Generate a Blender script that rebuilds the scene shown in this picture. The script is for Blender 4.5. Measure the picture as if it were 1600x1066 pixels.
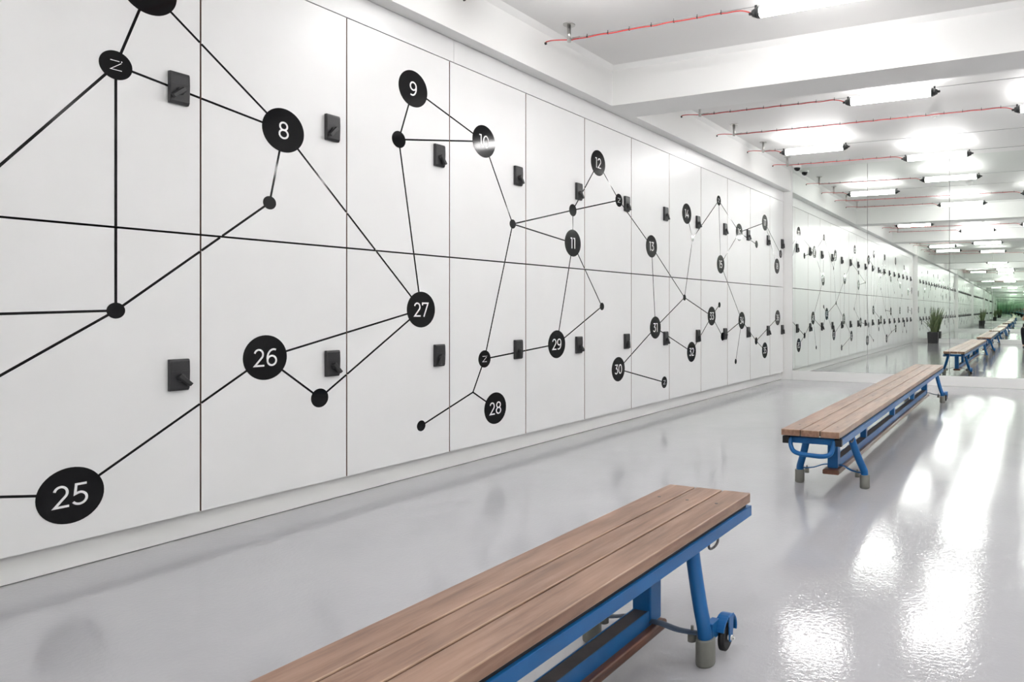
import bpy, bmesh, math, random
from mathutils import Vector, Matrix
PI = math.pi
random.seed(7)
for o in list(bpy.data.objects):
    bpy.data.objects.remove(o)
SC = bpy.context.scene
COL = SC.collection

# ------------------------------------------------------------------ camera, world, exposure
cam_data = bpy.data.cameras.new('camera')
cam = bpy.data.objects.new('camera', cam_data)
COL.objects.link(cam)
cam.location = (3.0, 0.0, 0.883)
cam.rotation_euler = (PI / 2, 0, math.atan((1625.2 - 1126.3) / 1128.2))
cam_data.sensor_width = 36.0
cam_data.lens = 1128.2 * 36.0 / 1600.0
cam_data.shift_x = -(1126.3 - 800.0) / 1600.0
cam_data.shift_y = -(533.0 - 485.05) / 1600.0
cam_data.clip_start = 0.05
SC.camera = cam
world = bpy.data.worlds.new('world')
SC.world = world
world.use_nodes = True
world.node_tree.nodes['Background'].inputs[0].default_value = (0.9, 0.93, 1.0, 1)
world.node_tree.nodes['Background'].inputs[1].default_value = 0.5
SC.view_settings.view_transform = 'Standard'
SC.view_settings.look = 'None'
SC.view_settings.exposure = 0.0
SC.view_settings.gamma = 1.0
SC.view_settings.use_curve_mapping = False
SC.cycles.max_bounces = 28
SC.cycles.glossy_bounces = 28
SC.cycles.diffuse_bounces = 6
SC.cycles.sample_clamp_indirect = 20.0
SC.cycles.caustics_reflective = True
LAMP_STRENGTH = 46.0

# ------------------------------------------------------------------ materials
def new_mat(name):
    m = bpy.data.materials.new(name)
    m.use_nodes = True
    nt = m.node_tree
    return m, nt, nt.nodes['Principled BSDF']

def plain(name, col, rough=0.5, metal=0.0, spec=0.5, bump=0.0, bscale=60.0, var=0.0, vscale=3.0, coat=0.0):
    m, nt, b = new_mat(name)
    b.inputs['Base Color'].default_value = (*col, 1)
    b.inputs['Roughness'].default_value = rough
    b.inputs['Metallic'].default_value = metal
    b.inputs['Specular IOR Level'].default_value = spec
    b.inputs['Coat Weight'].default_value = coat
    tc = nt.nodes.new('ShaderNodeTexCoord')
    if var > 0:
        n = nt.nodes.new('ShaderNodeTexNoise'); n.inputs['Scale'].default_value = vscale
        n.inputs['Detail'].default_value = 6
        r = nt.nodes.new('ShaderNodeValToRGB')
        r.color_ramp.elements[0].position = 0.3; r.color_ramp.elements[1].position = 0.7
        r.color_ramp.elements[0].color = (*[c * (1 - var) for c in col], 1)
        r.color_ramp.elements[1].color = (*[min(1, c * (1 + var)) for c in col], 1)
        nt.links.new(tc.outputs['Object'], n.inputs['Vector'])
        nt.links.new(n.outputs['Fac'], r.inputs['Fac'])
        nt.links.new(r.outputs['Color'], b.inputs['Base Color'])
    if bump > 0:
        n2 = nt.nodes.new('ShaderNodeTexNoise'); n2.inputs['Scale'].default_value = bscale
        n2.inputs['Detail'].default_value = 3
        bp = nt.nodes.new('ShaderNodeBump'); bp.inputs['Strength'].default_value = bump
        bp.inputs['Distance'].default_value = 0.002
        nt.links.new(tc.outputs['Object'], n2.inputs['Vector'])
        nt.links.new(n2.outputs['Fac'], bp.inputs['Height'])
        nt.links.new(bp.outputs['Normal'], b.inputs['Normal'])
    return m

M = {}
M['paint'] = plain('white_wall_paint', (0.80, 0.80, 0.79), 0.55, bump=0.08, bscale=25)
M['ceiling'] = plain('white_ceiling_paint', (0.76, 0.755, 0.745), 0.6, bump=0.06, bscale=20)
M['laminate'] = plain('white_satin_laminate', (0.80, 0.80, 0.80), 0.32, spec=0.5, bump=0.03, bscale=9, var=0.012, vscale=5)
M['edge'] = plain('raw_brown_board_edge', (0.20, 0.11, 0.07), 0.7)
M['inside'] = plain('dark_locker_inside', (0.035, 0.028, 0.024), 0.8)
M['vinyl'] = plain('black_gloss_vinyl', (0.004, 0.004, 0.005), 0.07, spec=0.22)
M['white_vinyl'] = plain('white_vinyl', (0.85, 0.85, 0.85), 0.3)
M['lock'] = plain('matt_black_lock_plastic', (0.018, 0.018, 0.020), 0.38, bump=0.05, bscale=300)
M['lockface'] = plain('charcoal_lock_face', (0.028, 0.028, 0.031), 0.42)
M['blue'] = plain('blue_enamel_steel', (0.003, 0.100, 0.300), 0.38, spec=0.4, bump=0.05, bscale=40, var=0.12, vscale=9)
M['dark_steel'] = plain('worn_dark_steel', (0.10, 0.095, 0.10), 0.4, metal=0.6, bump=0.1, bscale=60)
M['dusty_blue'] = plain('dusty_blue_steel', (0.045, 0.075, 0.125), 0.5, bump=0.1, bscale=60, var=0.35, vscale=14)
M['dusty'] = plain('dusty_brown_black_steel', (0.06, 0.05, 0.05), 0.6, bump=0.1, bscale=60, var=0.3, vscale=12)
M['rubber'] = plain('grey_rubber', (0.185, 0.185, 0.165), 0.6, bump=0.1, bscale=60, var=0.12, vscale=14)
M['black_rubber'] = plain('black_rubber', (0.012, 0.012, 0.013), 0.55)
M['steel'] = plain('brushed_stainless_steel', (0.55, 0.54, 0.52), 0.3, metal=1.0)
M['wire'] = plain('galvanised_wire', (0.30, 0.30, 0.30), 0.45, metal=0.8)
M['red'] = plain('red_cable_sleeve', (0.62, 0.035, 0.03), 0.45)
M['cap'] = plain('dark_grey_lamp_cap', (0.035, 0.037, 0.038), 0.4)
M['white_plastic'] = plain('white_plastic', (0.78, 0.78, 0.77), 0.35)
M['dome'] = plain('smoked_dome', (0.006, 0.006, 0.007), 0.06)
M['pot'] = plain('charcoal_fibre_pot', (0.03, 0.03, 0.032), 0.6, bump=0.2, bscale=30, var=0.1, vscale=20)
M['soil'] = plain('dark_soil', (0.03, 0.02, 0.012), 0.9, bump=0.8, bscale=60)
M['skin'] = plain('skin', (0.50, 0.27, 0.18), 0.5, bump=0.05, bscale=80)
M['shirt'] = plain('light_blue_cotton', (0.25, 0.45, 0.58), 0.85, bump=0.2, bscale=120)
M['trousers'] = plain('black_cotton', (0.008, 0.009, 0.014), 0.85, bump=0.2, bscale=100)
M['shoe'] = plain('black_leather', (0.008, 0.008, 0.009), 0.4)
M['hair'] = plain('dark_brown_hair', (0.025, 0.015, 0.01), 0.6, bump=0.6, bscale=150)

# mirror: silvered glass with the slight green of float glass
m, nt, b = new_mat('silvered_mirror_glass')
b.inputs['Base Color'].default_value = (0.88, 0.918, 0.885, 1)
b.inputs['Metallic'].default_value = 1.0
b.inputs['Roughness'].default_value = 0.0
M['mirror'] = m

# lamp diffuser
m, nt, b = new_mat('lit_lamp_diffuser')
b.inputs['Base Color'].default_value = (0.9, 0.9, 0.9, 1)
b.inputs['Emission Color'].default_value = (1.0, 0.985, 0.975, 1)
b.inputs['Emission Strength'].default_value = LAMP_STRENGTH
M['lamp'] = m

# leaf, long striped blades
m, nt, b = new_mat('green_sword_leaf')
tc = nt.nodes.new('ShaderNodeTexCoord')
n = nt.nodes.new('ShaderNodeTexNoise'); n.inputs['Scale'].default_value = 18
r = nt.nodes.new('ShaderNodeValToRGB')
r.color_ramp.elements[0].color = (0.08, 0.125, 0.05, 1); r.color_ramp.elements[1].color = (0.25, 0.31, 0.15, 1)
nt.links.new(tc.outputs['Object'], n.inputs['Vector']); nt.links.new(n.outputs['Fac'], r.inputs['Fac'])
nt.links.new(r.outputs['Color'], b.inputs['Base Color']); b.inputs['Roughness'].default_value = 0.45
M['leaf'] = m

# epoxy floor: pale lilac grey, glossy, with a fine orange peel and a few dull smudges
m, nt, b = new_mat('grey_epoxy_floor')
tc = nt.nodes.new('ShaderNodeTexCoord')
n = nt.nodes.new('ShaderNodeTexNoise'); n.inputs['Scale'].default_value = 1.3; n.inputs['Detail'].default_value = 8
n.inputs['Roughness'].default_value = 0.6
r = nt.nodes.new('ShaderNodeValToRGB')
r.color_ramp.elements[0].position = 0.28; r.color_ramp.elements[1].position = 0.6
r.color_ramp.elements[0].color = (0.405, 0.405, 0.425, 1); r.color_ramp.elements[1].color = (0.44, 0.44, 0.46, 1)
nt.links.new(tc.outputs['Object'], n.inputs['Vector']); nt.links.new(n.outputs['Fac'], r.inputs['Fac'])
nt.links.new(r.outputs['Color'], b.inputs['Base Color'])
n3 = nt.nodes.new('ShaderNodeTexNoise'); n3.inputs['Scale'].default_value = 5; n3.inputs['Detail'].default_value = 6
mr = nt.nodes.new('ShaderNodeMapRange')
mr.inputs['From Min'].default_value = 0.35; mr.inputs['From Max'].default_value = 0.75
mr.inputs['To Min'].default_value = 0.03; mr.inputs['To Max'].default_value = 0.055
nt.links.new(tc.outputs['Object'], n3.inputs['Vector']); nt.links.new(n3.outputs['Fac'], mr.inputs['Value'])
nt.links.new(mr.outputs['Result'], b.inputs['Roughness'])
n2 = nt.nodes.new('ShaderNodeTexNoise'); n2.inputs['Scale'].default_value = 75; n2.inputs['Detail'].default_value = 2
n4 = nt.nodes.new('ShaderNodeTexNoise'); n4.inputs['Scale'].default_value = 7; n4.inputs['Detail'].default_value = 2
b1 = nt.nodes.new('ShaderNodeBump'); b1.inputs['Strength'].default_value = 0.5; b1.inputs['Distance'].default_value = 0.0010
b2 = nt.nodes.new('ShaderNodeBump'); b2.inputs['Strength'].default_value = 0.5; b2.inputs['Distance'].default_value = 0.0010
nt.links.new(tc.outputs['Object'], n2.inputs['Vector']); nt.links.new(tc.outputs['Object'], n4.inputs['Vector'])
nt.links.new(n2.outputs['Fac'], b1.inputs['Height']); nt.links.new(n4.outputs['Fac'], b2.inputs['Height'])
nt.links.new(b2.outputs['Normal'], b1.inputs['Normal']); nt.links.new(b1.outputs['Normal'], b.inputs['Normal'])
b.inputs['Specular IOR Level'].default_value = 0.38
M['floor'] = m

# hardwood bench planks: worn brown timber, grain along the local Y axis, scuffs on top
def wood(name, dark, mid, light):
    m, nt, b = new_mat(name)
    tc = nt.nodes.new('ShaderNodeTexCoord')
    mp = nt.nodes.new('ShaderNodeMapping'); mp.inputs['Scale'].default_value = (42, 3.6, 34)
    n = nt.nodes.new('ShaderNodeTexNoise'); n.inputs['Scale'].default_value = 1.0; n.inputs['Detail'].default_value = 9
    n.inputs['Roughness'].default_value = 0.65; n.inputs['Distortion'].default_value = 0.4
    r = nt.nodes.new('ShaderNodeValToRGB')
    r.color_ramp.elements[0].position = 0.3; r.color_ramp.elements[1].position = 0.72
    r.color_ramp.elements[0].color = (*dark, 1); r.color_ramp.elements[1].color = (*light, 1)
    e = r.color_ramp.elements.new(0.5); e.color = (*mid, 1)
    nt.links.new(tc.outputs['Object'], mp.inputs['Vector']); nt.links.new(mp.outputs['Vector'], n.inputs['Vector'])
    nt.links.new(n.outputs['Fac'], r.inputs['Fac'])
    mp2 = nt.nodes.new('ShaderNodeMapping'); mp2.inputs['Scale'].default_value = (11, 4, 8)
    mp2.inputs['Rotation'].default_value = (0, 0, 0.35)
    n2 = nt.nodes.new('ShaderNodeTexNoise'); n2.inputs['Scale'].default_value = 1.0; n2.inputs['Detail'].default_value = 7
    r2 = nt.nodes.new('ShaderNodeValToRGB')
    r2.color_ramp.elements[0].position = 0.42; r2.color_ramp.elements[1].position = 0.75
    r2.color_ramp.elements[0].color = (0, 0, 0, 1); r2.color_ramp.elements[1].color = (1, 1, 1, 1)
    nt.links.new(tc.outputs['Object'], mp2.inputs['Vector']); nt.links.new(mp2.outputs['Vector'], n2.inputs['Vector'])
    nt.links.new(n2.outputs['Fac'], r2.inputs['Fac'])
    mx = nt.nodes.new('ShaderNodeMixRGB'); mx.inputs['Color2'].default_value = (*[min(1, c * 1.35 + 0.03) for c in light], 1)
    ml = nt.nodes.new('ShaderNodeMath'); ml.operation = 'MULTIPLY'; ml.inputs[1].default_value = 0.45
    nt.links.new(r2.outputs['Color'], ml.inputs[0]); nt.links.new(ml.outputs[0], mx.inputs['Fac'])
    nt.links.new(r.outputs['Color'], mx.inputs['Color1']); nt.links.new(mx.outputs['Color'], b.inputs['Base Color'])
    mr = nt.nodes.new('ShaderNodeMapRange'); mr.inputs['To Min'].default_value = 0.26; mr.inputs['To Max'].default_value = 0.44
    nt.links.new(n2.outputs['Fac'], mr.inputs['Value']); nt.links.new(mr.outputs['Result'], b.inputs['Roughness'])
    bp = nt.nodes.new('ShaderNodeBump'); bp.inputs['Strength'].default_value = 0.25; bp.inputs['Distance'].default_value = 0.001
    nt.links.new(n.outputs['Fac'], bp.inputs['Height']); nt.links.new(bp.outputs['Normal'], b.inputs['Normal'])
    return m
M['wood'] = wood('worn_hardwood', (0.120, 0.060, 0.036), (0.225, 0.120, 0.075), (0.33, 0.20, 0.14))
M['wood_edge'] = wood('pale_worn_timber_edge', (0.20, 0.11, 0.07), (0.32, 0.20, 0.135), (0.43, 0.30, 0.21))
M['dark_wood'] = wood('red_brown_hardwood', (0.06, 0.022, 0.012), (0.12, 0.045, 0.024), (0.19, 0.08, 0.045))

# ------------------------------------------------------------------ mesh helpers
def add_box(bm, x0, x1, y0, y1, z0, z1, mi=0):
    r = bmesh.ops.create_cube(bm, size=1.0)
    vs = r['verts']
    for v in vs:
        v.co = Vector(((x0 + x1) / 2 + v.co.x * (x1 - x0), (y0 + y1) / 2 + v.co.y * (y1 - y0), (z0 + z1) / 2 + v.co.z * (z1 - z0)))
    for f in {f for v in vs for f in v.link_faces}:
        f.material_index = mi
    return vs

def add_cyl(bm, p0, p1, r0, r1=None, seg=16, caps=True, flat=1.0, mi=0):
    p0 = Vector(p0); p1 = Vector(p1); r1 = r0 if r1 is None else r1
    d = p1 - p0
    if d.length < 1e-6: return
    q = d.to_track_quat('Z', 'Y')
    rings = []
    for p, r in ((p0, r0), (p1, r1)):
        rings.append([bm.verts.new(p + q @ Vector((r * math.cos(2 * PI * i / seg), flat * r * math.sin(2 * PI * i / seg), 0))) for i in range(seg)])
    for i in range(seg):
        j = (i + 1) % seg
        f = bm.faces.new((rings[0][i], rings[0][j], rings[1][j], rings[1][i])); f.smooth = True; f.material_index = mi
    if caps:
        f = bm.faces.new(list(reversed(rings[0]))); f.material_index = mi
        f = bm.faces.new(rings[1]); f.material_index = mi

def add_tube(bm, pts, r, seg=10, ex=1.0, up=(0, 1, 0)):
    """tube along a polyline; r is a number or a list; ex squashes one axis"""
    pts = [Vector(p) for p in pts]
    n = len(pts); rr = r if isinstance(r, (list, tuple)) else [r] * n
    rings = []
    side = None
    for i in range(n):
        t = (pts[min(i + 1, n - 1)] - pts[max(i - 1, 0)]).normalized()
        s = t.cross(Vector(up))
        if s.length < 1e-3: s = t.cross(Vector((1, 0.01, 0)))
        s.normalize()
        if side is not None and s.dot(side) < 0: s = -s
        side = s
        u = s.cross(t).normalized()
        rings.append([bm.verts.new(pts[i] + s * (rr[i] * math.cos(2 * PI * k / seg)) + u * (ex * rr[i] * math.sin(2 * PI * k / seg))) for k in range(seg)])
    for i in range(n - 1):
        for k in range(seg):
            j = (k + 1) % seg
            f = bm.faces.new((rings[i][k], rings[i][j], rings[i + 1][j], rings[i + 1][k])); f.smooth = True
    bm.faces.new(list(reversed(rings[0]))); bm.faces.new(rings[-1])

def smooth_path(pts, n=6):
    """Catmull-Rom"""
    P = [Vector(p) for p in pts]; P = [P[0]] + P + [P[-1]]
    out = []
    for i in range(1, len(P) - 2):
        for k in range(n):
            t = k / n
            a, b_, c, d = P[i - 1], P[i], P[i + 1], P[i + 2]
            out.append(0.5 * ((2 * b_) + (c - a) * t + (2 * a - 5 * b_ + 4 * c - d) * t * t + (3 * b_ - a - 3 * c + d) * t ** 3))
    out.append(P[-2])
    return out

def add_prism(bm, poly, axis, a0, a1, mi=0):
    """extrude a 2-D polygon along an axis ('x','y','z')"""
    def mk(p, a):
        if axis == 'x': return (a, p[0], p[1])
        if axis == 'y': return (p[0], a, p[1])
        return (p[0], p[1], a)
    v0 = [bm.verts.new(mk(p, a0)) for p in poly]; v1 = [bm.verts.new(mk(p, a1)) for p in poly]
    n = len(poly)
    fs = [bm.faces.new(v0), bm.faces.new(list(reversed(v1)))]
    for i in range(n):
        fs.append(bm.faces.new((v0[i], v0[(i + 1) % n], v1[(i + 1) % n], v1[i])))
    for f in fs: f.material_index = mi
    return fs

def link(name, bm, mats, parent=None, loc=(0, 0, 0), bevel=0.0, bseg=2, fixn=True):
    if fixn: bmesh.ops.recalc_face_normals(bm, faces=bm.faces[:])
    me = bpy.data.meshes.new(name)
    bm.to_mesh(me); bm.free()
    for mt in (mats if isinstance(mats, (list, tuple)) else [mats]): me.materials.append(mt)
    o = bpy.data.objects.new(name, me); COL.objects.link(o)
    o.location = loc
    if parent: o.parent = parent
    if bevel > 0:
        md = o.modifiers.new('bevel', 'BEVEL'); md.width = bevel; md.segments = bseg; md.limit_method = 'ANGLE'
        md.angle_limit = math.radians(40)
    return o

def part(name, bm, mat, parent, **k): return link(name, bm, mat, parent, **k)

def thing(name, label, cat, loc=(0, 0, 0), rotz=0.0, group=None):
    o = bpy.data.objects.new(name, None); COL.objects.link(o)
    o.location = loc; o.rotation_euler = (0, 0, rotz); o.empty_display_size = 0.1
    return tag(o, label, cat, group)

def tag(o, label, cat, group=None):
    o['label'] = label; o['category'] = cat
    if group: o['group'] = group
    return o

def struct(name, bm, mat, label=None, **k):
    o = link(name, bm, mat, **k); o['kind'] = 'structure'
    if label: o['label'] = label
    return o

def copy_tree(o, parent=None):
    c = o.copy(); COL.objects.link(c)
    if parent is not None: c.parent = parent
    for ch in list(o.children): copy_tree(ch, c)
    return c

# ------------------------------------------------------------------ the room
ROOM_X, Y0, Y1 = 5.9, -2.80, 8.765        # right wall, back mirror wall, far mirror wall
CEIL, SOFFIT = 2.685, 2.395
Z_BOT, Z_MID, Z_TOP = 0.098, 1.178, 2.267

bm = bmesh.new(); add_box(bm, -0.7, ROOM_X + 0.2, Y0 - 0.2, Y1 + 0.25, -0.1, 0.0)
struct('floor', bm, M['floor'], 'glossy pale grey epoxy floor')
bm = bmesh.new(); add_box(bm, -0.7, ROOM_X + 0.2, Y0 - 0.2, Y1 + 0.25, CEIL, CEIL + 0.1)
struct('ceiling', bm, M['ceiling'], 'white painted ceiling')
bm = bmesh.new(); add_box(bm, -0.75, -0.58, Y0 - 0.2, Y1 + 0.25, 0, CEIL)
struct('wall_left', bm, M['paint'], 'white wall behind the lockers')
bm = bmesh.new(); add_box(bm, ROOM_X, ROOM_X + 0.2, Y0 - 0.2, Y1 + 0.25, 0, CEIL)
struct('wall_right', bm, M['paint'], 'plain white right wall')
# far end wall: a narrow white strip beside the lockers, the rest set back behind the mirrors
bm = bmesh.new()
add_box(bm, -0.58, 0.122, Y1 - 0.003, Y1 + 0.25, 0, CEIL)
add_box(bm, 0.122, ROOM_X, Y1 + 0.10, Y1 + 0.25, 0, CEIL)
struct('wall_far', bm, M['paint'], 'white end wall beside and behind the far mirrors')
bm = bmesh.new()
add_box(bm, -0.58, 0.122, Y0 - 0.2, Y0 + 0.003, 0, CEIL)
add_box(bm, 0.122, ROOM_X, Y0 - 0.2, Y0 - 0.05, 0, CEIL)
struct('wall_back', bm, M['paint'], 'white wall behind the back mirrors')
bm = bmesh.new(); add_box(bm, 0.122, ROOM_X, Y1 - 0.015, Y1 + 0.10, 0, 0.116)
struct('baseboard_far', bm, M['paint'], 'white kerb under the far mirrors', bevel=0.003)
bm = bmesh.new(); add_box(bm, 0.122, ROOM_X, Y0 - 0.05, Y0 + 0.02, 0, 0.116)
struct('baseboard_back', bm, M['paint'], 'white kerb under the back mirrors', bevel=0.003)
bm = bmesh.new(); add_box(bm, -0.45, -0.030, Y0 + 0.004, Y1 - 0.004, 0.003, Z_BOT - 0.004)
struct('baseboard_left', bm, M['paint'], 'white recessed plinth under the lockers')
# fascia boards above the doors
fy = [Y0 + 0.004, -2.70, 0.20, 3.09, 5.98, Y1 - 0.004]
k = 0
for a, c in zip(fy[:-1], fy[1:]):
    if c - a < 0.3: continue
    k += 1
    bm = bmesh.new(); add_box(bm, -0.30, 0.0, a + 0.0012, c - 0.0012, Z_TOP + 0.004, SOFFIT + 0.001)
    struct('trim_%d' % k, bm, M['laminate'], 'white fascia board above the upper lockers')
# boxed bulkhead running above the lockers
bm = bmesh.new()
add_box(bm, -0.58, 0.10, Y0, Y1, SOFFIT + 0.003, CEIL)
add_prism(bm, [(0.10, CEIL), (0.135, CEIL), (0.10, CEIL - 0.032)], 'y', Y0, Y1)
struct('trim_%d' % (k + 1), bm, M['paint'], 'white boxed bulkhead above the lockers')
for q, (a, c) in enumerate(((4.565, 4.905), (0.865, 1.205))):
    bm = bmesh.new(); add_box(bm, 0.10, ROOM_X, a, c, SOFFIT + 0.003, CEIL)
    add_prism(bm, [(a, CEIL), (a - 0.035, CEIL), (a, CEIL - 0.032)], 'x', 0.10, ROOM_X)
    add_prism(bm, [(c, CEIL), (c + 0.035, CEIL), (c, CEIL - 0.032)], 'x', 0.10, ROOM_X)
    struct('trim_%d' % (k + 2 + q), bm, M['paint'], ['white ceiling beam nearer the far mirrors', 'white ceiling beam close to the back mirrors'][q])

# ------------------------------------------------------------------ mirrors
def mirror(x0, x1, y, ang, zt, label, back=False):
    """plate standing at (x0, y), turned by ang about the vertical"""
    t = thing('mirror_panel', label, 'mirror', (x0, y, 0.117), ang, 'floor to ceiling mirror panels')
    w = x1 - x0 - 0.0045
    th = 0.006 * (-1 if back else 1)
    bm = bmesh.new()
    zt = zt - 0.117
    y_0, y_1 = sorted((0.0, th))
    add_box(bm, 0, w, y_0, y_1, 0, zt)
    for f in bm.faces:
        f.material_index = 0 if (f.normal.y < -0.9 if not back else f.normal.y > 0.9) else 1
    o = part('glass', bm, [M['mirror'], M['inside']], t)
    return t
order = ['leftmost of the far wall mirrors, beside the white corner strip', 'second mirror from the left on the far wall', 'third mirror from the left on the far wall, behind the bench end',
         'fourth mirror from the left on the far wall', 'fifth mirror from the left on the far wall', 'rightmost mirror on the far wall']
xs = [0.124, 1.078, 2.036, 2.994, 3.952, 4.91, 5.868]
angs = [0.0095, 0.0083, 0.0083, 0.0083, 0.0083, 0.0083]
y = Y1 - 0.004
for i in range(6):
    mirror(xs[i], xs[i + 1], y, angs[i], CEIL - 0.001, order[i])
    y += angs[i] * (xs[i + 1] - xs[i])
order_b = ['back wall mirror nearest the lockers, behind the potted plant', 'back wall mirror second from the lockers', 'back wall mirror third from the lockers', 'back wall mirror fourth from the lockers',
           'back wall mirror fifth from the lockers', 'back wall mirror farthest from the lockers']
BT, yb = 0.0045, Y0 + 0.004
for i in range(6):
    mirror(xs[i], xs[i + 1], yb, BT, CEIL - 0.001, order_b[i], True)
    yb += BT * (xs[i + 1] - xs[i])

# ------------------------------------------------------------------ lockers with the dot and line graphic
NODE = {'7': (1.578, 2.058), '8': (2.096, 1.663), '9': (2.804, 2.042), '10': (3.329, 1.879), '11': (4.215, 1.355), '12': (4.532, 1.976), '13': (5.337, 1.423), '14': (6.001, 1.780), '15': (6.779, 1.356), '16': (7.279, 1.734), '17': (8.079, 1.928), '18': (8.514, 1.434), '25': (1.345, 0.257), '26': (2.016, 0.683), '27': (2.857, 0.887), '28': (3.427, 0.294), '29': (4.031, 0.653), '30': (4.812, 0.425), '31': (5.404, 0.736), '32': (6.102, 0.492), '33': (6.558, 0.826), '34': (7.353, 0.771), '35': (8.079, 0.407), '36': (8.538, 0.791), 'z1': (1.475, 1.753), 'z2': (4.821, 1.740), 'z3': (6.731, 2.004), 'z4': (3.334, 0.596), 'z5': (5.564, 0.255), 'a': (2.034, 1.341), 'b': (1.475, 0.882), 'c': (2.711, 1.757), 'd': (3.583, 1.420), 'e': (4.215, 1.586), 'f': (6.123, 1.560), 'g': (7.803, 1.646), 'h': (8.650, 1.595), 'i': (2.268, 0.484), 'j': (2.857, 0.271), 'J': (3.239, 0.409), 'k': (4.583, 0.912), 'l': (5.955, 1.001), 'm': (6.747, 0.939), 'n': (6.828, 0.612), 'o': (7.180, 0.332), 'p': (7.793, 0.529),
    '7': (1.578, 2.067),
    '6': (0.80, 1.62), '5': (0.15, 2.05), '4': (-0.52, 1.50), '3': (-1.16, 1.95), '2': (-1.84, 1.36), '1': (-2.47, 1.42),
    '24': (0.80, 0.86), '23': (0.12, 0.45), '22': (-0.50, 0.88), '21': (-1.20, 0.55), '20': (-1.82, 0.90), '19': (-2.47, 0.86),
    'q': (0.72, 0.385), 'r': (-0.15, 1.62), 's': (-0.80, 1.25), 't': (-1.55, 0.33), 'u': (0.30, 1.30), 'v': (-2.07, 1.86), 'w': (-0.92, 0.34)}
LOGO = ['z1', 'z2', 'z3', 'z4', 'z5', 'h']
BIGDOT = ['c', 'e', 'g', 'i', 'n', 'p', 's', 't']
LINES = '''7 z1|7 8|z1 8|z1 b|z1 24|b 24|b q|b a|a 8|8 27|9 c|9 10|c 10|c 27|10 d|d e|d 11|e 11|e 12|e z2|12 z2|z2 13|13 31|13 l|14 f|f z3|f l|z3 15|z3 16
|15 16|16 17|16 g|17 18|17 h|15 34|11 29|11 k|29 k|29 z4|d z4|z4 J|J j|J 28|30 31|30 z5|31 l|l 33|31 32|32 33|33 m|33 n|n 34|34 o|34 p|p 35|p 36|25 26|25 q|26 27|26 i|i 27
|6 u|u 5|5 r|r 4|4 s|s 3|3 v|v 2|2 1|24 23|23 22|22 w|w 21|21 t|t 20|20 19|s 22|6 24|23 q|2 20'''.replace('\n', '').split('|')
LINES = [l.split() for l in LINES]

def arc(cx, cy, rx, ry, a0, a1, n=14):
    return [(cx + rx * math.cos(math.radians(a0 + (a1 - a0) * i / n)), cy + ry * math.sin(math.radians(a0 + (a1 - a0) * i / n))) for i in range(n + 1)]
G = {
 '0': (0.66, [arc(0.33, 0.5, 0.275, 0.445, 0, 360, 28)]),
 '1': (0.34, [[(0.03, 0.945), (0.235, 0.945), (0.235, 0.0)]]),
 '2': (0.60, [arc(0.28, 0.68, 0.235, 0.265, 165, -38, 14) + [(0.06, 0.055), (0.58, 0.055)]]),
 '3': (0.60, [[(0.06, 0.945), (0.51, 0.945), (0.27, 0.585)] + arc(0.27, 0.32, 0.26, 0.265, 88, -150, 16)]),
 '4': (0.68, [[(0.42, 1.0), (0.05, 0.27), (0.66, 0.27)], [(0.48, 0.52), (0.48, 0.0)]]),
 '5': (0.60, [[(0.53, 0.945), (0.14, 0.945), (0.10, 0.52), (0.22, 0.57)] + arc(0.26, 0.32, 0.27, 0.265, 80, -148, 16)]),
 '6': (0.62, [arc(0.32, 0.32, 0.25, 0.265, 0, 360, 24), arc(0.42, 0.45, 0.355, 0.495, 68, 195, 14)]),
 '7': (0.58, [[(0.05, 0.80), (0.05, 0.945), (0.54, 0.945), (0.17, 0.0)]]),
 '8': (0.62, [arc(0.31, 0.73, 0.215, 0.215, 0, 360, 22), arc(0.31, 0.29, 0.25, 0.235, 0, 360, 24)]),
 '9': (0.62, [arc(0.30, 0.68, 0.25, 0.265, 0, 360, 24), arc(0.20, 0.55, 0.355, 0.495, -112, 15, 14)]),
}
def stroke(bm, pts, w, x0, x1):
    """one continuous mitred ribbon in the door plane (y,z)"""
    P = [Vector(p) for p in pts]
    closed = (P[0] - P[-1]).length < 1e-5
    if closed: P = P[:-1]
    n = len(P); quads = []
    for i in range(n):
        a = P[i - 1] if (i > 0 or closed) else None
        c = P[(i + 1) % n] if (i < n - 1 or closed) else None
        d0 = (P[i] - a).normalized() if a is not None else None
        d1 = (c - P[i]).normalized() if c is not None else None
        if d0 is None: d0 = d1
        if d1 is None: d1 = d0
        m = (d0 + d1)
        m = m.normalized() if m.length > 1e-4 else d1
        nn = Vector((-m.y, m.x)); k_ = max(0.35, nn.dot(Vector((-d1.y, d1.x))))
        quads.append([bm.verts.new((x, *(P[i] + nn * (sg * w / 2 / k_)))) for x, sg in ((x0, 1), (x1, 1), (x1, -1), (x0, -1))])
    m_ = n if closed else n - 1
    for i in range(m_):
        a, b_ = quads[i], quads[(i + 1) % n]
        for k in range(4): bm.faces.new((a[k], a[(k + 1) % 4], b_[(k + 1) % 4], b_[k]))
    if not closed:
        bm.faces.new(quads[0]); bm.faces.new(list(reversed(quads[-1])))

def disc(r, x0, x1, seg=48):
    bm = bmesh.new()
    add_prism(bm, [(r * math.cos(2 * PI * i / seg), r * math.sin(2 * PI * i / seg)) for i in range(seg)], 'x', x0, x1)
    return bm

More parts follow.
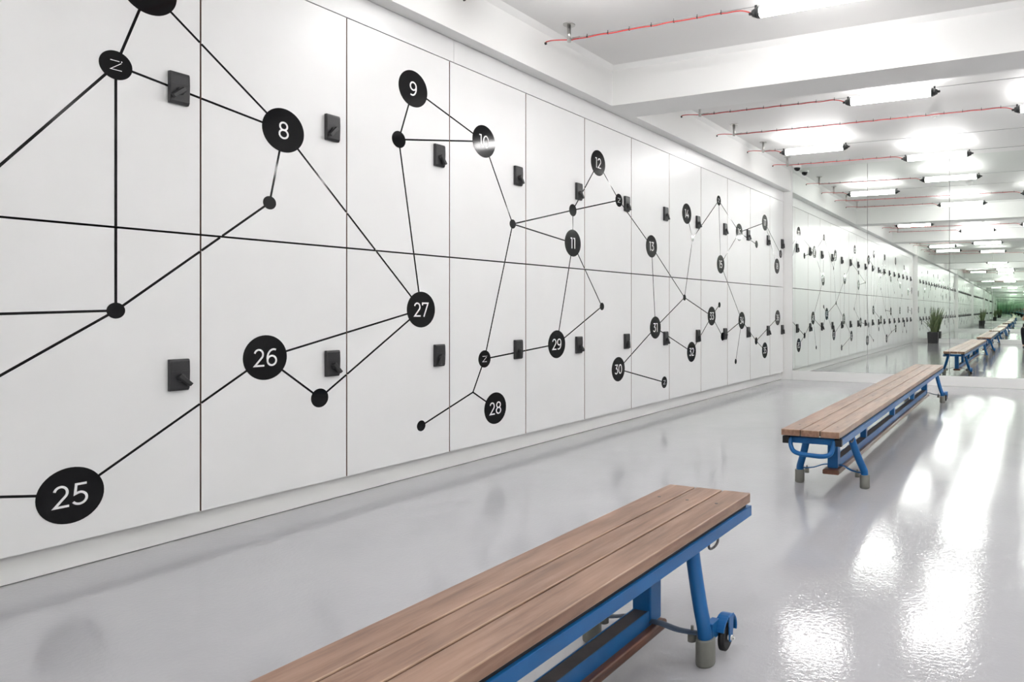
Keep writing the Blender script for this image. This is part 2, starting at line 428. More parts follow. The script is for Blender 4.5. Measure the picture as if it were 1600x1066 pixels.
def clip(a, b_, y0, y1, z0, z1):
    t0, t1 = 0.0, 1.0
    dy, dz = b_[0] - a[0], b_[1] - a[1]
    for p, q in ((-dy, a[0] - y0), (dy, y1 - a[0]), (-dz, a[1] - z0), (dz, z1 - a[1])):
        if abs(p) < 1e-9:
            if q < 0: return None
        else:
            r_ = q / p
            if p < 0: t0 = max(t0, r_)
            else: t1 = min(t1, r_)
    if t1 - t0 < 1e-4: return None
    return (a[0] + dy * t0, a[1] + dz * t0), (a[0] + dy * t1, a[1] + dz * t1)

def lock_parts(parent, loc, ang, style):
    """keypad cam lock: bevelled plate, ribbed upper half, round hub and a thumb turn"""
    bm = bmesh.new()
    prof = [(0.0, -0.060), (0.013, -0.060), (0.0185, -0.050), (0.020, -0.02), (0.021, 0.015), (0.0195, 0.052), (0.016, 0.060), (0.0, 0.060)]
    add_prism(bm, [(p[0], p[1]) for p in prof], 'y', -0.034, 0.034)
    pl = part('lock_plate', bm, M['lock'], parent, loc=loc, bevel=0.0022)
    bm = bmesh.new()
    add_box(bm, 0.0195, 0.0222, -0.030, 0.030, 0.0140, 0.0160)
    for i in range(5): add_box(bm, 0.0195, 0.0213, -0.026, 0.026, 0.022 + i * 0.006, 0.024 + i * 0.006)
    part('lock_face', bm, M['lockface'], pl)
    bm = bmesh.new()
    add_cyl(bm, (0.018, 0, -0.010), (0.031, 0, -0.010), 0.0155, 0.0135, 24)
    L = 0.042
    d = Vector((0, math.sin(ang), -math.cos(ang))); s = Vector((0, math.cos(ang), math.sin(ang)))
    c0 = Vector((0.026, 0, -0.010))
    vs = []
    for x, a_, w in ((0.0, -0.014, 0.0105), (0.0, L, 0.0095), (0.011, -0.012, 0.0075), (0.015, L, 0.0065)):
        vs.append([bm.verts.new(c0 + Vector((x, 0, 0)) + d * a_ + s * (w * q)) for q in (-1, 1)])
    (a0, a1), (b0, b1_), (c_0, c_1), (d0, d1) = vs
    for f in ((a0, a1, b1_, b0), (c_0, c_1, d1, d0), (a0, a1, c_1, c_0), (b0, b1_, d1, d0), (a0, b0, d0, c_0), (a1, b1_, d1, c_1)):
        bm.faces.new(f)
    part('thumb_turn', bm, M['lock'], pl, bevel=0.0015)

seamy = lambda k: 1.758 + 0.65 * k if k < 11 else 8.755
TURN = {7: -0.85, 8: -0.75, 9: 0.55, 10: 0.5, 11: 0.5, 12: 0.45, 13: 0.5, 14: 0.6, 25: 0.8, 26: 0.7, 27: -0.4, 28: 0.0, 29: 0.7, 30: 0.0, 31: 0.6, 32: 0.0, 33: -0.6, 34: 0.1, 35: 0.6, 36: 0.0, 18: 0.0}
feat = {'7': 'its black number disc cut off by the picture top', '8': 'number disc high and left of the lock', '9': 'in the upper row', '10': 'in the upper row', '11': 'its disc low on the door',
        '25': 'in the lower row', '26': 'in the lower row'}
def inside(p, y0, y1, z0, z1): return y0 < p[0] < y1 and z0 < p[1] < z1
for row in (1, 0):
    for k in range(-6, 12):
        num = (k + 7) if row else (k + 25)
        y0, y1 = seamy(k - 1) + 0.003, seamy(k) - 0.003
        z0, z1 = (Z_MID + 0.0038, Z_TOP - 0.0005) if row else (Z_BOT, Z_MID - 0.0038)
        yc = (y0 + y1) / 2
        rowname = 'upper' if row else 'lower'
        lab = 'white %s row locker whose black disc reads %d' % (rowname, num)
        t = thing('locker', lab, 'locker', (0, yc, z0), 0, 'numbered white lockers along the left wall')
        # carcass
        bm = bmesh.new(); add_box(bm, -0.50, -0.0235, y0 - yc + 0.002, y1 - yc - 0.002, 0.001, z1 - z0 - 0.001)
        part('cabinet_body', bm, M['inside'], t)
        # door
        bm = bmesh.new(); add_box(bm, -0.022, 0.0, y0 - yc, y1 - yc, 0, z1 - z0)
        for f in bm.faces: f.material_index = 0 if f.normal.x > 0.9 else (2 if abs(f.normal.z) > 0.5 else 1)
        door = part('door', bm, [M['laminate'], M['edge'], M['inside']], t)
        # lines that cross this door
        for li, (a, b_) in enumerate(LINES):
            c = clip(NODE[a], NODE[b_], y0, y1, z0, z1)
            if c:
                bm = bmesh.new()
                stroke(bm, [(c[0][0] - yc, c[0][1] - z0), (c[1][0] - yc, c[1][1] - z0)], 0.0088, 0.0, 0.0004 + 0.00003 * (li % 9))
                part('connecting_line', bm, M['vinyl'], t)
        for key, p in NODE.items():
            if key == 'J' or not inside(p, y0, y1, z0, z1): continue
            loc = (0, p[0] - yc, p[1] - z0)
            if key.isdigit():
                d = part('number_disc', disc(0.0948, 0.0, 0.0011), M['vinyl'], t, loc=loc)
                H_ = 0.076
                wtot = sum(G[ch][0] for ch in key) + 0.10 * (len(key) - 1)
                cx = -wtot * H_ / 2
                bm = bmesh.new()
                for ch in key:
                    w_, paths = G[ch]
                    for pi_, path in enumerate(paths):
                        stroke(bm, [(cx + q[0] * H_, (q[1] - 0.5) * H_) for q in path], 0.101 * H_, 0.0008, 0.0017 + 0.00015 * pi_)
                    cx += (w_ + 0.10) * H_
                n_ = part('number', bm, M['white_vinyl'], d); n_['label'] = 'white number %s' % key
            elif key in LOGO:
                d = part('logo_disc', disc(0.051, 0.0, 0.0011), M['vinyl'], t, loc=loc)
                bm = bmesh.new()
                stroke(bm, [(-0.017, 0.0155), (0.0105, 0.0155)], 0.0022, 0.0008, 0.0017)
                stroke(bm, [(0.0165, 0.0105), (-0.0165, -0.0165), (0.018, -0.0165)], 0.0022, 0.0008, 0.0017)
                stroke(bm, [(0.0160, 0.0160), (0.0192, 0.0160)], 0.0032, 0.0008, 0.0017)
                part('logo', bm, M['white_vinyl'], d)
            else:
                part('dot', disc(0.043 if key in BIGDOT else 0.0285, 0.0, 0.0011, 32), M['vinyl'], t, loc=loc)
        ly = (1.758 + 0.65 * k - 0.083) if k < 11 else 8.695
        lock_parts(t, (0.0, ly - yc, (1.725 if row else 0.638) - z0), TURN.get(num, random.choice((0.6, 0.5, -0.6, 0.0))), 0)

# ------------------------------------------------------------------ benches
def make_bench(label, loc, rotz):
    t = thing('gym_bench', label, 'bench', loc, rotz, 'long blue framed wooden gym benches')
    Lb = 4.37
    # three planks, a little worn and uneven
    for i, (xa, xb) in enumerate(((-0.137, -0.0485), (-0.0425, 0.0435), (0.0495, 0.137))):
        bm = bmesh.new(); add_box(bm, xa, xb, 0.0, Lb, 0.3065, 0.335)
        pk = part('plank', bm, [M['wood'], M['wood_edge']], t, bevel=0.0026, bseg=2); pk.modifiers[0].material = 1
        for yy in (0.20, Lb - 0.16):
            pass
    # screws along each plank
    bm = bmesh.new()
    for xx in (-0.092, 0.0, 0.092):
        for yy in (0.15, Lb / 3, 2 * Lb / 3, Lb - 0.15):
            add_cyl(bm, (xx, yy, 0.333), (xx, yy, 0.3357), 0.005, 0.005, 12)
    part('screw_heads', bm, M['dark_steel'], t)
    # side rails: steel channel
    for s in (-1, 1):
        bm = bmesh.new()
        prof = [(s * 0.139, 0.2965), (s * 0.139, 0.2665), (s * 0.112, 0.2665), (s * 0.112, 0.2705), (s * 0.134, 0.2705), (s * 0.134, 0.2925), (s * 0.112, 0.2925), (s * 0.112, 0.2965)]
        add_prism(bm, prof, 'y', 0.045, Lb + 0.005)
        r_ = part('side_rail', bm, M['blue'], t, bevel=0.0015)
        bm = bmesh.new(); add_box(bm, min(s * 0.106, s * 0.1405), max(s * 0.106, s * 0.1405), 0.028, 0.05, 0.2650, 0.298)
        c_ = part('end_cap', bm, M['black_rubber'], r_, bevel=0.003)
    # black strips standing in for the shadow in the gap between planks and rails
    bm = bmesh.new()
    for s in (-1, 1): add_box(bm, min(s * 0.09, s * 0.13), max(s * 0.09, s * 0.13), 0.06, Lb - 0.02, 0.2962, 0.3068)
    part('shadow_gap_strip', bm, M['black_rubber'], t)
    # cross members under the seat
    for yy in (0.055, Lb * 0.27, Lb * 0.5, Lb * 0.73, Lb - 0.06):
        bm = bmesh.new(); add_box(bm, -0.112, 0.112, yy - 0.016, yy + 0.016, 0.2675, 0.2955)
        part('cross_member', bm, M['blue'], t, bevel=0.003)
    # bent tube handle at the near end
    bm = bmesh.new()
    add_tube(bm, smooth_path([(-0.100, 0.036, 0.289), (-0.098, 0.022, 0.262), (-0.080, 0.008, 0.236), (-0.045, 0.0, 0.226), (0.0, 0.0, 0.223), (0.060, 0.0, 0.222), (0.092, 0.010, 0.232), (0.100, 0.024, 0.255), (0.102, 0.036, 0.289)], 5), 0.0105, 12)
    part('handle', bm, M['blue'], t)
    # hooks under the rails
    for yy in (0.27, Lb - 0.26):
        bm = bmesh.new()
        add_tube(bm, smooth_path([(0.133, yy - 0.028, 0.270), (0.133, yy - 0.028, 0.256), (0.133, yy - 0.012, 0.249), (0.133, yy + 0.012, 0.249), (0.133, yy + 0.028, 0.256), (0.133, yy + 0.028, 0.270)], 4), 0.0036, 10)
        part('hook', bm, M['dark_steel'], t)
    # lower balance beam: wooden foot rail with a steel channel on it
    bm = bmesh.new(); add_box(bm, -0.043, 0.043, 0.375, Lb - 0.35, 0.055, 0.080)
    part('balance_beam', bm, M['dark_wood'], t, bevel=0.007, bseg=3)
    bm = bmesh.new(); add_prism(bm, [(-0.023, 0.080), (-0.023, 0.118), (-0.020, 0.118), (-0.020, 0.084), (0.020, 0.084), (0.020, 0.118), (0.023, 0.118), (0.023, 0.080)], 'y', 0.42, Lb - 0.355)
    ch_ = part('beam_channel', bm, M['blue'], t)
    bm = bmesh.new(); add_box(bm, -0.0195, 0.0195, 0.425, Lb - 0.36, 0.0845, 0.1165)
    part('channel_infill', bm, M['dusty'], ch_)
    # posts from beam to seat frame
    for yy in (0.445, Lb * 0.27, Lb * 0.5, Lb * 0.73, Lb - 0.385):
        big = yy < 0.6 or yy > Lb - 0.6
        bm = bmesh.new()
        if big:
            add_box(bm, -0.027, 0.027, yy - 0.028, yy + 0.030, 0.082, 0.270)
        else:
            add_box(bm, -0.018, 0.018, yy - 0.020, yy + 0.020, 0.111, 0.270)
        part('post', bm, M['blue'], t, bevel=0.004)
        if not big:
            bm = bmesh.new()
            add_prism(bm, [(yy + 0.02, 0.252), (yy - 0.06, 0.2685), (yy + 0.02, 0.2685)], 'x', 0.018, 0.08)
            add_prism(bm, [(yy + 0.02, 0.252), (yy - 0.06, 0.2685), (yy + 0.02, 0.2685)], 'x', -0.08, -0.018)
            part('gusset', bm, M['blue'], t)
    # legs, feet, braces
    for yf, yt, end in ((0.40, 0.345, 0), (Lb - 0.385, Lb - 0.34, 1)):
        for s in (-1, 1):
            bm = bmesh.new()
            pts = smooth_path([(s * 0.108, yt, 0.272), (s * 0.122, yt + (yf - yt) * 0.25, 0.215), (s * 0.145, yt + (yf - yt) * 0.65, 0.140), (s * 0.160, yt + (yf - yt) * 0.9, 0.100), (s * 0.166, yf, 0.080), (s * 0.167, yf, 0.060)], 5)
            add_tube(bm, pts, 0.0185, 16, ex=1.05)
            leg = part('leg', bm, M['blue'], t)
            bm = bmesh.new()
            add_cyl(bm, (s * 0.168, yf, 0.0), (s * 0.168, yf, 0.004), 0.0225, 0.0245, 24, flat=1.15)
            add_cyl(bm, (s * 0.168, yf, 0.004), (s * 0.168, yf, 0.066), 0.0245, 0.0240, 24, flat=1.15)
            part('rubber_foot', bm, M['rubber'], leg, bevel=0.002)
            # flat brace from the beam to the foot with a buffer hanging from it
            bm = bmesh.new()
            path = smooth_path([(s * 0.028, yf + (0.045 if not end else -0.03), 0.094), (s * 0.055, yf + (0.036 if not end else -0.025), 0.092), (s * 0.10, yf + (0.015 if not end else -0.012), 0.078), (s * 0.155, yf, 0.074)], 5)
            add_tube(bm, path, 0.0030, 10, ex=4.2)
            br = part('brace', bm, M['dusty_blue'] if end else M['blue'], t)
            bm = bmesh.new(); add_cyl(bm, (s * 0.130, yf + 0.002, 0.050), (s * 0.130, yf + 0.002, 0.072), 0.0115, 0.0115, 18)
            add_cyl(bm, (s * 0.130, yf + 0.002, 0.072), (s * 0.130, yf + 0.002, 0.0885), 0.004, 0.004, 8)
            part('buffer', bm, M['rubber'], br)
            if end:
                # wheel bracket outboard of the leg
                bm = bmesh.new()
                add_box(bm, min(s * 0.165, s * 0.186), max(s * 0.165, s * 0.186), yf + 0.002, yf + 0.045, 0.058, 0.100)
                wx0, wx1 = s * 0.178, s * 0.208
                outer = arc(yf + 0.066, 0.062, 0.046, 0.043, 165, -15, 14)
                inner = arc(yf + 0.066, 0.062, 0.040, 0.037, -15, 165, 14)
                add_prism(bm, outer + inner, 'x', min(wx0, wx1), max(wx0, wx1))
                add_prism(bm, [(yf + 0.052, 0.103), (yf + 0.056, 0.040), (yf + 0.066, 0.034), (yf + 0.076, 0.040), (yf + 0.086, 0.103)], 'x', s * 0.206, s * 0.210)
                bk = part('wheel_bracket', bm, M['blue'], t, bevel=0.002)
                bm = bmesh.new()
                cy_, cz_ = yf + 0.066, 0.046
                for (xa, ra, xb, rb) in ((0.184, 0.028, 0.187, 0.034), (0.187, 0.034, 0.199, 0.034), (0.199, 0.034, 0.202, 0.028)):
                    add_cyl(bm, (s * xa, cy_, cz_), (s * xb, cy_, cz_), ra, rb, 28)
                wh = part('wheel', bm, M['black_rubber'], t)
                bm = bmesh.new(); add_cyl(bm, (s * 0.182, cy_, cz_), (s * 0.214, cy_, cz_), 0.007, 0.007, 14)
                add_cyl(bm, (s * 0.212, cy_, cz_), (s * 0.219, cy_, cz_), 0.003, 0.003, 8)
                part('axle', bm, M['steel'], wh)
    return t
b1 = make_bench('long brown wooden bench on blue steel frame in the foreground, cut by picture bottom', (2.068, -2.352, 0), 0.0)
b2 = copy_tree(b1)
b2.location = (2.041, 3.170, 0); b2.rotation_euler = (0, 0, 0.0155)
b2['label'] = 'farther brown wooden bench on blue steel frame, standing before the mirror wall'

# ------------------------------------------------------------------ suspended lamps and their cables
CX0 = 0.10
WZ = 2.592
def sag(x): return -0.00 - 0.012 * math.sin(PI * min(max((x - 0.3) / (ROOM_X - 0.3), 0), 1))
def cable_run(y, xlamp, label):
    t = thing('cable_run', label, 'cable', (0, y, WZ), 0, 'tensioned ceiling wires with red power cables')
    bm = bmesh.new()
    add_cyl(bm, (0.285, 0, CEIL - WZ - 0.006), (0.285, 0, CEIL - WZ), 0.038, 0.038, 24)
    add_cyl(bm, (0.285, 0, -0.018), (0.285, 0, CEIL - WZ - 0.005), 0.0125, 0.0125, 18)
    part('ceiling_post', bm, M['steel'], t)
    bm = bmesh.new()
    add_cyl(bm, (0.297, 0, 0), (0.325, 0, 0), 0.004, 0.004, 10)
    add_box(bm, 0.318, 0.365, -0.007, -0.003, -0.004, 0.004); add_box(bm, 0.318, 0.365, 0.003, 0.007, -0.004, 0.004)
    add_box(bm, 0.315, 0.322, -0.007, 0.007, -0.005, 0.005); add_box(bm, 0.362, 0.369, -0.007, 0.007, -0.005, 0.005)
    add_cyl(bm, (0.366, 0, 0), (0.40, 0, 0), 0.0035, 0.002, 10)
    part('turnbuckle', bm, M['steel'], t)
    bm = bmesh.new()
    pts = [(0.34 + (ROOM_X - 0.34) * i / 24, 0, sag(0.34 + (ROOM_X - 0.34) * i / 24)) for i in range(25)]
    add_tube(bm, pts, 0.0020, 6, up=(0, 0, 1))
    part('steel_wire', bm, M['wire'], t)
    xe = xlamp - 0.045
    bm = bmesh.new()
    pts = [(CX0, 0.0, 0.0), (CX0 + 0.012, 0.0, 0.010), (0.17, 0.0, 0.011), (0.27, 0.014, 0.003), (0.30, 0.014, -0.002)]
    n_ = max(2, int((xe - 0.10 - 0.32) / 0.05))
    for i in range(n_ + 1):
        x = 0.32 + (xe - 0.10 - 0.32) * i / n_
        if x > 0.31: pts.append((x, 0.0035 * math.sin(i * 1.3), sag(x) - 0.006 + 0.0012 * math.sin(i * 2.1)))
    pts += [(xe - 0.05, 0, sag(xe) - 0.012), (xe, 0, sag(xe) - 0.030), (xe + 0.02, 0, sag(xe) - 0.032)]
    add_tube(bm, smooth_path(pts, 3), 0.0034, 8, up=(0, 0, 1))
    part('red_power_cable', bm, M['red'], t)
    bm = bmesh.new(); add_cyl(bm, (CX0 + 0.0005, 0, 0), (CX0 + 0.010, 0, 0), 0.0085, 0.007, 14)
    part('cable_gland', bm, M['cap'], t)
    x = 0.42
    tie = None
    while x < xe - 0.06:
        bm = bmesh.new()
        add_cyl(bm, (x - 0.0025, 0, sag(x) - 0.004), (x + 0.0025, 0, sag(x) - 0.004), 0.0075, 0.0075, 10)
        add_box(bm, x - 0.0015, x + 0.0015, -0.0015, 0.0015, sag(x), sag(x) + 0.014)
        part('cable_tie', bm, M['cap'], t)
        x += 0.152
    return t

proto_lamp = None
def lamp(x, y, label):
    """tubular lamp hung from the wire: lit diffuser and two tapered caps with wire clips"""
    global proto_lamp
    loc = (x, y, WZ - 0.036 + sag(x + 0.32))
    if proto_lamp is not None:
        c = copy_tree(proto_lamp); c.location = loc; c['label'] = label; return c
    t = thing('tube_lamp', label, 'lamp', loc, 0, 'white tube lamps hung from the ceiling wires')
    Ld, R = 0.64, 0.029
    bm = bmesh.new()
    add_cyl(bm, (0, 0, 0), (Ld, 0, 0), R, R, 14)
    part('diffuser', bm, M['lamp'], t)
    for s, xx in ((-1, 0.0), (1, Ld)):
        bm = bmesh.new()
        add_cyl(bm, (xx + s * -0.012, 0, 0), (xx + s * 0.004, 0, 0), R + 0.0025, R + 0.0025, 20)
        add_cyl(bm, (xx + s * 0.004, 0, 0), (xx + s * 0.036, 0, 0.001), R + 0.002, 0.018, 20)
        add_cyl(bm, (xx + s * 0.036, 0, 0.001), (xx + s * 0.056, 0, 0.001), 0.010, 0.008, 14)
        e = part('end_cap', bm, M['cap'], t)
        bm = bmesh.new()
        add_box(bm, xx + s * 0.014 - 0.007, xx + s * 0.014 + 0.007, -0.006, 0.006, 0.02, 0.044)
        part('wire_clip', bm, M['cap'], e, bevel=0.0015)
    proto_lamp = t
    return t

ROWS = [(3.775, 1.56, 'first wire row, before the near beam'), (5.69, 1.61, 'first wire row behind the beam'),
        (6.455, 2.84, 'second wire row behind the beam'), (7.262, 0.53, 'third wire row behind the beam'), (8.070, 1.66, 'last wire row before the mirrors'),
        (3.06, 0.52, 'wire row just out of frame overhead'), (2.42, 2.80, 'second wire row out of frame overhead'),
        (1.60, 1.60, 'wire row beside the camera side beam'), (-0.35, 2.82, 'wire row over the crouching person'),
        (-1.40, 1.66, 'second wire row from the back mirrors'), (-2.05, 0.52, 'wire row nearest the back mirrors')]
for y, xl, nm in ROWS:
    cable_run(y, xl, 'steel wire and red cable, ' + nm)
    lamp(xl, y, 'lit tube lamp nearer the lockers, ' + nm)
    if y in (7.262, 2.42): continue
    if xl + 3.35 + 0.7 < ROOM_X:
        lamp(xl + 3.35, y, 'lit tube lamp farther from the lockers, ' + nm)
    elif xl + 2.3 < ROOM_X - 0.7:
        lamp(xl + 2.3, y, 'lit tube lamp farther from the lockers, ' + nm)

# ------------------------------------------------------------------ ceiling fittings
def smoke(x, y, label):
    bm = bmesh.new()
    add_cyl(bm, (0, 0, -0.010), (0, 0, 0.0), 0.050, 0.050, 28)
    add_cyl(bm, (0, 0, -0.034), (0, 0, -0.010), 0.030, 0.046, 28)
    t = thing('smoke_detector', label, 'smoke detector', (x, y, CEIL), 0, 'ceiling smoke detectors')
    part('housing', bm, M['white_plastic'], t)
    bm = bmesh.new(); add_cyl(bm, (0, 0, -0.040), (0, 0, -0.034), 0.016, 0.022, 20)
    part('sensor', bm, M['steel'], t)
smoke(2.12, 6.83, 'small round smoke detector on the ceiling behind the beam')
smoke(2.06, 2.24, 'small round smoke detector on the ceiling seen in the mirrors')
t = thing('dome_camera', 'small white and black dome camera on the ceiling at the mirror corner', 'camera', (0.235, 8.60, CEIL))
bm = bmesh.new(); add_cyl(bm, (0, 0, -0.022), (0, 0, 0), 0.052, 0.056, 28); add_cyl(bm, (0, 0, -0.030), (0, 0, -0.022), 0.046, 0.052, 28)
part('housing', bm, M['white_plastic'], t)
bm = bmesh.new()
bmesh.ops.create_uvsphere(bm, u_segments=24, v_segments=14, radius=0.040)
for v in bm.verts:
    v.co.z = min(v.co.z, 0) - 0.030
for f in bm.faces: f.smooth = True
part('dome', bm, M['dome'], t)

# ------------------------------------------------------------------ potted plant by the back mirrors
t = thing('potted_plant', 'sword leaved green plant in square charcoal pot, seen in the mirror', 'plant', (0.56, -2.52, 0))
bm = bmesh.new()
def ring(h, a): return [bm.verts.new((sx * a, sy * a, h)) for sx, sy in ((-1, -1), (1, -1), (1, 1), (-1, 1))]
rs = [ring(0, 0.128), ring(0.30, 0.142), ring(0.30, 0.128), ring(0.26, 0.126)]
bm.faces.new(rs[0])
for a, c in zip(rs[:-1], rs[1:]):
    for i in range(4): bm.faces.new((a[i], a[(i + 1) % 4], c[(i + 1) % 4], c[i]))
part('pot', bm, M['pot'], t, bevel=0.006)
bm = bmesh.new(); add_box(bm, -0.125, 0.125, -0.125, 0.125, 0.24, 0.272)
part('soil', bm, M['soil'], t)
rl = random.Random(3)
for i in range(26):
    az = i * 2.399 + rl.uniform(-0.3, 0.3); lean = rl.uniform(0.03, 0.34) if i < 19 else rl.uniform(0.55, 0.72)
    ln = rl.uniform(0.50, 0.80) if i < 19 else rl.uniform(0.40, 0.55)
    bx, by = 0.07 * rl.uniform(-1, 1), 0.07 * rl.uniform(-1, 1)
    dirh = Vector((math.cos(az), math.sin(az) * (1.0 if math.sin(az) > 0 else 0.22), 0)); side = Vector((-math.sin(az), math.cos(az), 0))
    bm = bmesh.new(); prev = None
    for q in range(9):
        u = q / 8
        c = Vector((bx, by, 0.262)) + dirh * (ln * lean * (u + 0.6 * u * u) * 0.8) + Vector((0, 0, ln * (u - 0.35 * lean * u * u)))
        w = 0.021 * (1 - u) ** 0.55 * (0.6 + 0.7 * min(1, u * 3)) + 0.0006
        row_ = [bm.verts.new(c + side * w), bm.verts.new(c - dirh * 0.006 * (1 - u)), bm.verts.new(c - side * w), bm.verts.new(c + dirh * 0.003)]
        if prev:
            for j in range(4):
                f = bm.faces.new((prev[j], prev[(j + 1) % 4], row_[(j + 1) % 4], row_[j])); f.smooth = True
        else: bm.faces.new(row_)
        prev = row_
    bm.faces.new(list(reversed(prev)))
    part('leaf', bm, M['leaf'], t)

# ------------------------------------------------------------------ photographer crouching behind the camera
def skin_obj(name, verts, edges, radii, mat, parent, root=0, sub=2, loc=(0, 0, 0)):
    me = bpy.data.meshes.new(name); me.from_pydata(verts, edges, []); me.update()
    o = bpy.data.objects.new(name, me); COL.objects.link(o); o.parent = parent; o.location = loc
    me.materials.append(mat)
    md = o.modifiers.new('skin', 'SKIN'); md.use_smooth_shade = True; md.branch_smoothing = 0.6
    if not me.skin_vertices: me.skin_vertices.new(name='')
    for i, r_ in enumerate(radii):
        rx, ry = r_ if isinstance(r_, tuple) else (r_, r_)
        me.skin_vertices[0].data[i].radius = (rx, ry)
        me.skin_vertices[0].data[i].use_root = (i == root)
    s_ = o.modifiers.new('sub', 'SUBSURF'); s_.levels = sub; s_.render_levels = sub
    return o
person = thing('person', 'person in light blue shirt and black trousers crouching with a camera, seen in the mirror', 'person', (3.08, -0.42, 0))
# body (continuous): pelvis 0, spine, neck; legs folded; arms raised to the camera
V = [(0, 0, 0.42), (0, 0.03, 0.56), (0, 0.07, 0.72), (0, 0.10, 0.83), (0, 0.115, 0.905),
     (-0.16, 0.09, 0.83), (-0.285, 0.13, 0.66), (-0.20, 0.24, 0.735), (-0.11, 0.275, 0.825),
     (0.16, 0.09, 0.83), (0.285, 0.13, 0.66), (0.20, 0.24, 0.735), (0.11, 0.275, 0.825),
     (-0.11, 0.0, 0.38), (-0.27, 0.34, 0.47), (-0.25, 0.12, 0.22), (-0.25, 0.02, 0.09), (-0.26, 0.14, 0.045),
     (0.11, 0.0, 0.38), (0.20, 0.30, 0.10), (0.19, 0.05, 0.075), (0.19, -0.16, 0.075), (0.19, -0.20, 0.05)]
E_ = [(0, 1), (1, 2), (2, 3), (3, 4), (3, 5), (5, 6), (6, 7), (7, 8), (3, 9), (9, 10), (10, 11), (11, 12),
      (0, 13), (13, 14), (14, 15), (15, 16), (16, 17), (0, 18), (18, 19), (19, 20), (20, 21), (21, 22)]
R_ = [(0.15, 0.12), (0.14, 0.11), (0.16, 0.115), (0.13, 0.09), (0.055, 0.055),
      0.062, 0.046, 0.037, 0.027, 0.062, 0.046, 0.037, 0.027,
      0.10, 0.072, 0.058, 0.045, 0.04, 0.10, 0.072, 0.058, 0.045, 0.04]
skin_obj('body', V, E_, R_, M['skin'], person)
# clothing over the body
T_v = [V[0], V[1], V[2], V[3], V[5], tuple((Vector(V[5]) * 0.45 + Vector(V[6]) * 0.55)), V[9], tuple((Vector(V[9]) * 0.45 + Vector(V[10]) * 0.55))]
skin_obj('shirt', T_v, [(0, 1), (1, 2), (2, 3), (3, 4), (4, 5), (3, 6), (6, 7)], [(0.165, 0.135), (0.158, 0.125), (0.175, 0.13), (0.14, 0.098), 0.075, 0.066, 0.075, 0.066], M['shirt'], person)
skin_obj('trousers', [V[0], V[13], V[14], V[15], V[16], V[18], V[19], V[20], V[21]], [(0, 1), (1, 2), (2, 3), (3, 4), (0, 5), (5, 6), (6, 7), (7, 8)],
         [(0.165, 0.14), 0.115, 0.086, 0.075, 0.062, 0.115, 0.086, 0.074, 0.06], M['trousers'], person)
for (a, c, d) in (((-0.25, 0.0, 0.06), (-0.255, 0.10, 0.045), (-0.262, 0.20, 0.036)), ((0.19, -0.17, 0.10), (0.19, -0.205, 0.07), (0.19, -0.19, 0.035))):
    skin_obj('shoe', [a, c, d], [(0, 1), (1, 2)], [(0.048, 0.045), (0.046, 0.040), (0.042, 0.033)], M['shoe'], person)
# head
bm = bmesh.new(); bmesh.ops.create_uvsphere(bm, u_segments=32, v_segments=22, radius=1.0)
for v in bm.verts:
    x, y_, z = v.co
    w = 0.078 * (1.0 - 0.22 * max(0, -z)); 
    v.co = Vector((x * w, y_ * 0.098 * (1 - 0.12 * max(0, -z)), z * 0.120))
    if y_ > 0.4: v.co.y -= 0.012 * (y_ - 0.4)
    nz = math.exp(-((v.co.x / 0.012) ** 2) - ((v.co.z + 0.012) / 0.022) ** 2)
    if y_ > 0: v.co.y += 0.022 * nz
    for ex in (-0.03, 0.03):
        e = math.exp(-(((v.co.x - ex) / 0.014) ** 2) - ((v.co.z - 0.012) / 0.010) ** 2)
        if y_ > 0: v.co.y -= 0.007 * e
    ch = math.exp(-((v.co.x / 0.03) ** 2) - ((v.co.z + 0.10) / 0.02) ** 2)
    if y_ > 0: v.co.y += 0.012 * ch
for f in bm.faces: f.smooth = True
for s in (-1, 1):
    r_ = bmesh.ops.create_uvsphere(bm, u_segments=12, v_segments=8, radius=1.0)
    for v in r_['verts']: v.co = Vector((s * 0.077 + v.co.x * 0.010, -0.005 + v.co.y * 0.017, -0.005 + v.co.z * 0.030))
HL = (0, 0.155, 1.035)
head = part('head', bm, M['skin'], person, loc=HL, fixn=False)
bm = bmesh.new(); bmesh.ops.create_uvsphere(bm, u_segments=28, v_segments=18, radius=1.0)
for v in bm.verts:
    x, y_, z = v.co
    v.co = Vector((x * 0.088, y_ * 0.108 - 0.010, z * 0.112 + 0.020))
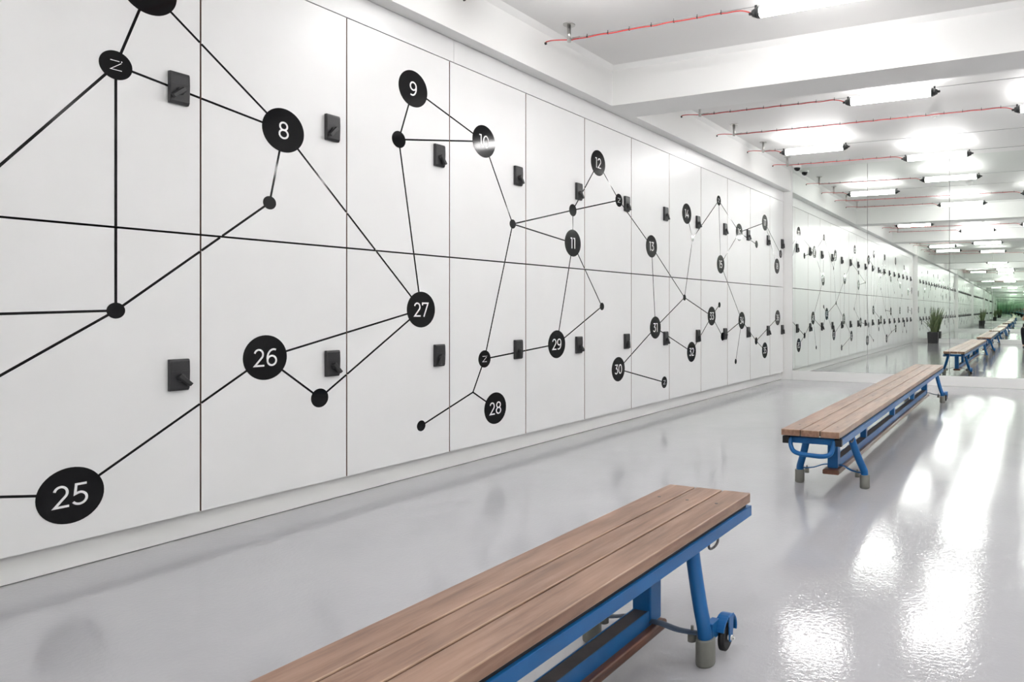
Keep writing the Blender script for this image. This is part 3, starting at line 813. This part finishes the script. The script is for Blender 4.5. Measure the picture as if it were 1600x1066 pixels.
dele = [v for v in bm.verts if v.co.y > 0.03 and v.co.z < 0.062 or v.co.z < -0.062]
bmesh.ops.delete(bm, geom=dele, context='VERTS')
for f in bm.faces: f.smooth = True
part('hair', bm, M['hair'], head, fixn=False)
bm = bmesh.new()
for s in (-1, 1):
    r_ = bmesh.ops.create_uvsphere(bm, u_segments=12, v_segments=8, radius=0.0085)
    for v in r_['verts']: v.co += Vector((s * 0.03, 0.079, 0.012))
part('eyes', bm, M['shoe'], head)
bm = bmesh.new(); add_tube(bm, smooth_path([(-0.022, 0.081, -0.052), (0, 0.088, -0.050), (0.022, 0.081, -0.052)], 4), 0.0045, 8)
part('mouth', bm, plain('lips', (0.36, 0.12, 0.10), 0.5), head)
# hands: palm and five fingers curled round the camera body
for s in (-1, 1):
    vs = [(s * 0.112, 0.270, 0.82), (s * 0.085, 0.300, 0.850)]
    es = [(0, 1)]; rs_ = [0.026, (0.034, 0.018)]
    for q, (zz, l_) in enumerate(((0.872, 0.9), (0.857, 1.0), (0.842, 0.95), (0.828, 0.8))):
        i0 = len(vs)
        vs += [(s * 0.078, 0.322, zz), (s * 0.060, 0.334 + 0.004 * l_, zz), (s * (0.066 - 0.028 * l_), 0.333, zz - 0.003)]
        es += [(1, i0), (i0, i0 + 1), (i0 + 1, i0 + 2)]; rs_ += [0.0095, 0.0088, 0.0078]
    i0 = len(vs)
    vs += [(s * 0.060, 0.282, 0.868), (s * 0.034, 0.280, 0.882)]
    es += [(1, i0), (i0, i0 + 1)]; rs_ += [0.011, 0.0095]
    skin_obj('hand', vs, es, rs_, M['skin'], person)
t = thing('photo_camera', 'black camera held up by the crouching person', 'camera', (3.08, -0.42, 0))
bm = bmesh.new(); add_box(bm, -0.065, 0.065, 0.288, 0.322, 0.835, 0.915); add_box(bm, -0.022, 0.022, 0.285, 0.325, 0.913, 0.936)
part('camera_body', bm, M['lock'], t, bevel=0.006)
bm = bmesh.new(); add_cyl(bm, (0, 0.318, 0.875), (0, 0.372, 0.875), 0.031, 0.034, 28)
part('lens', bm, M['dome'], t)
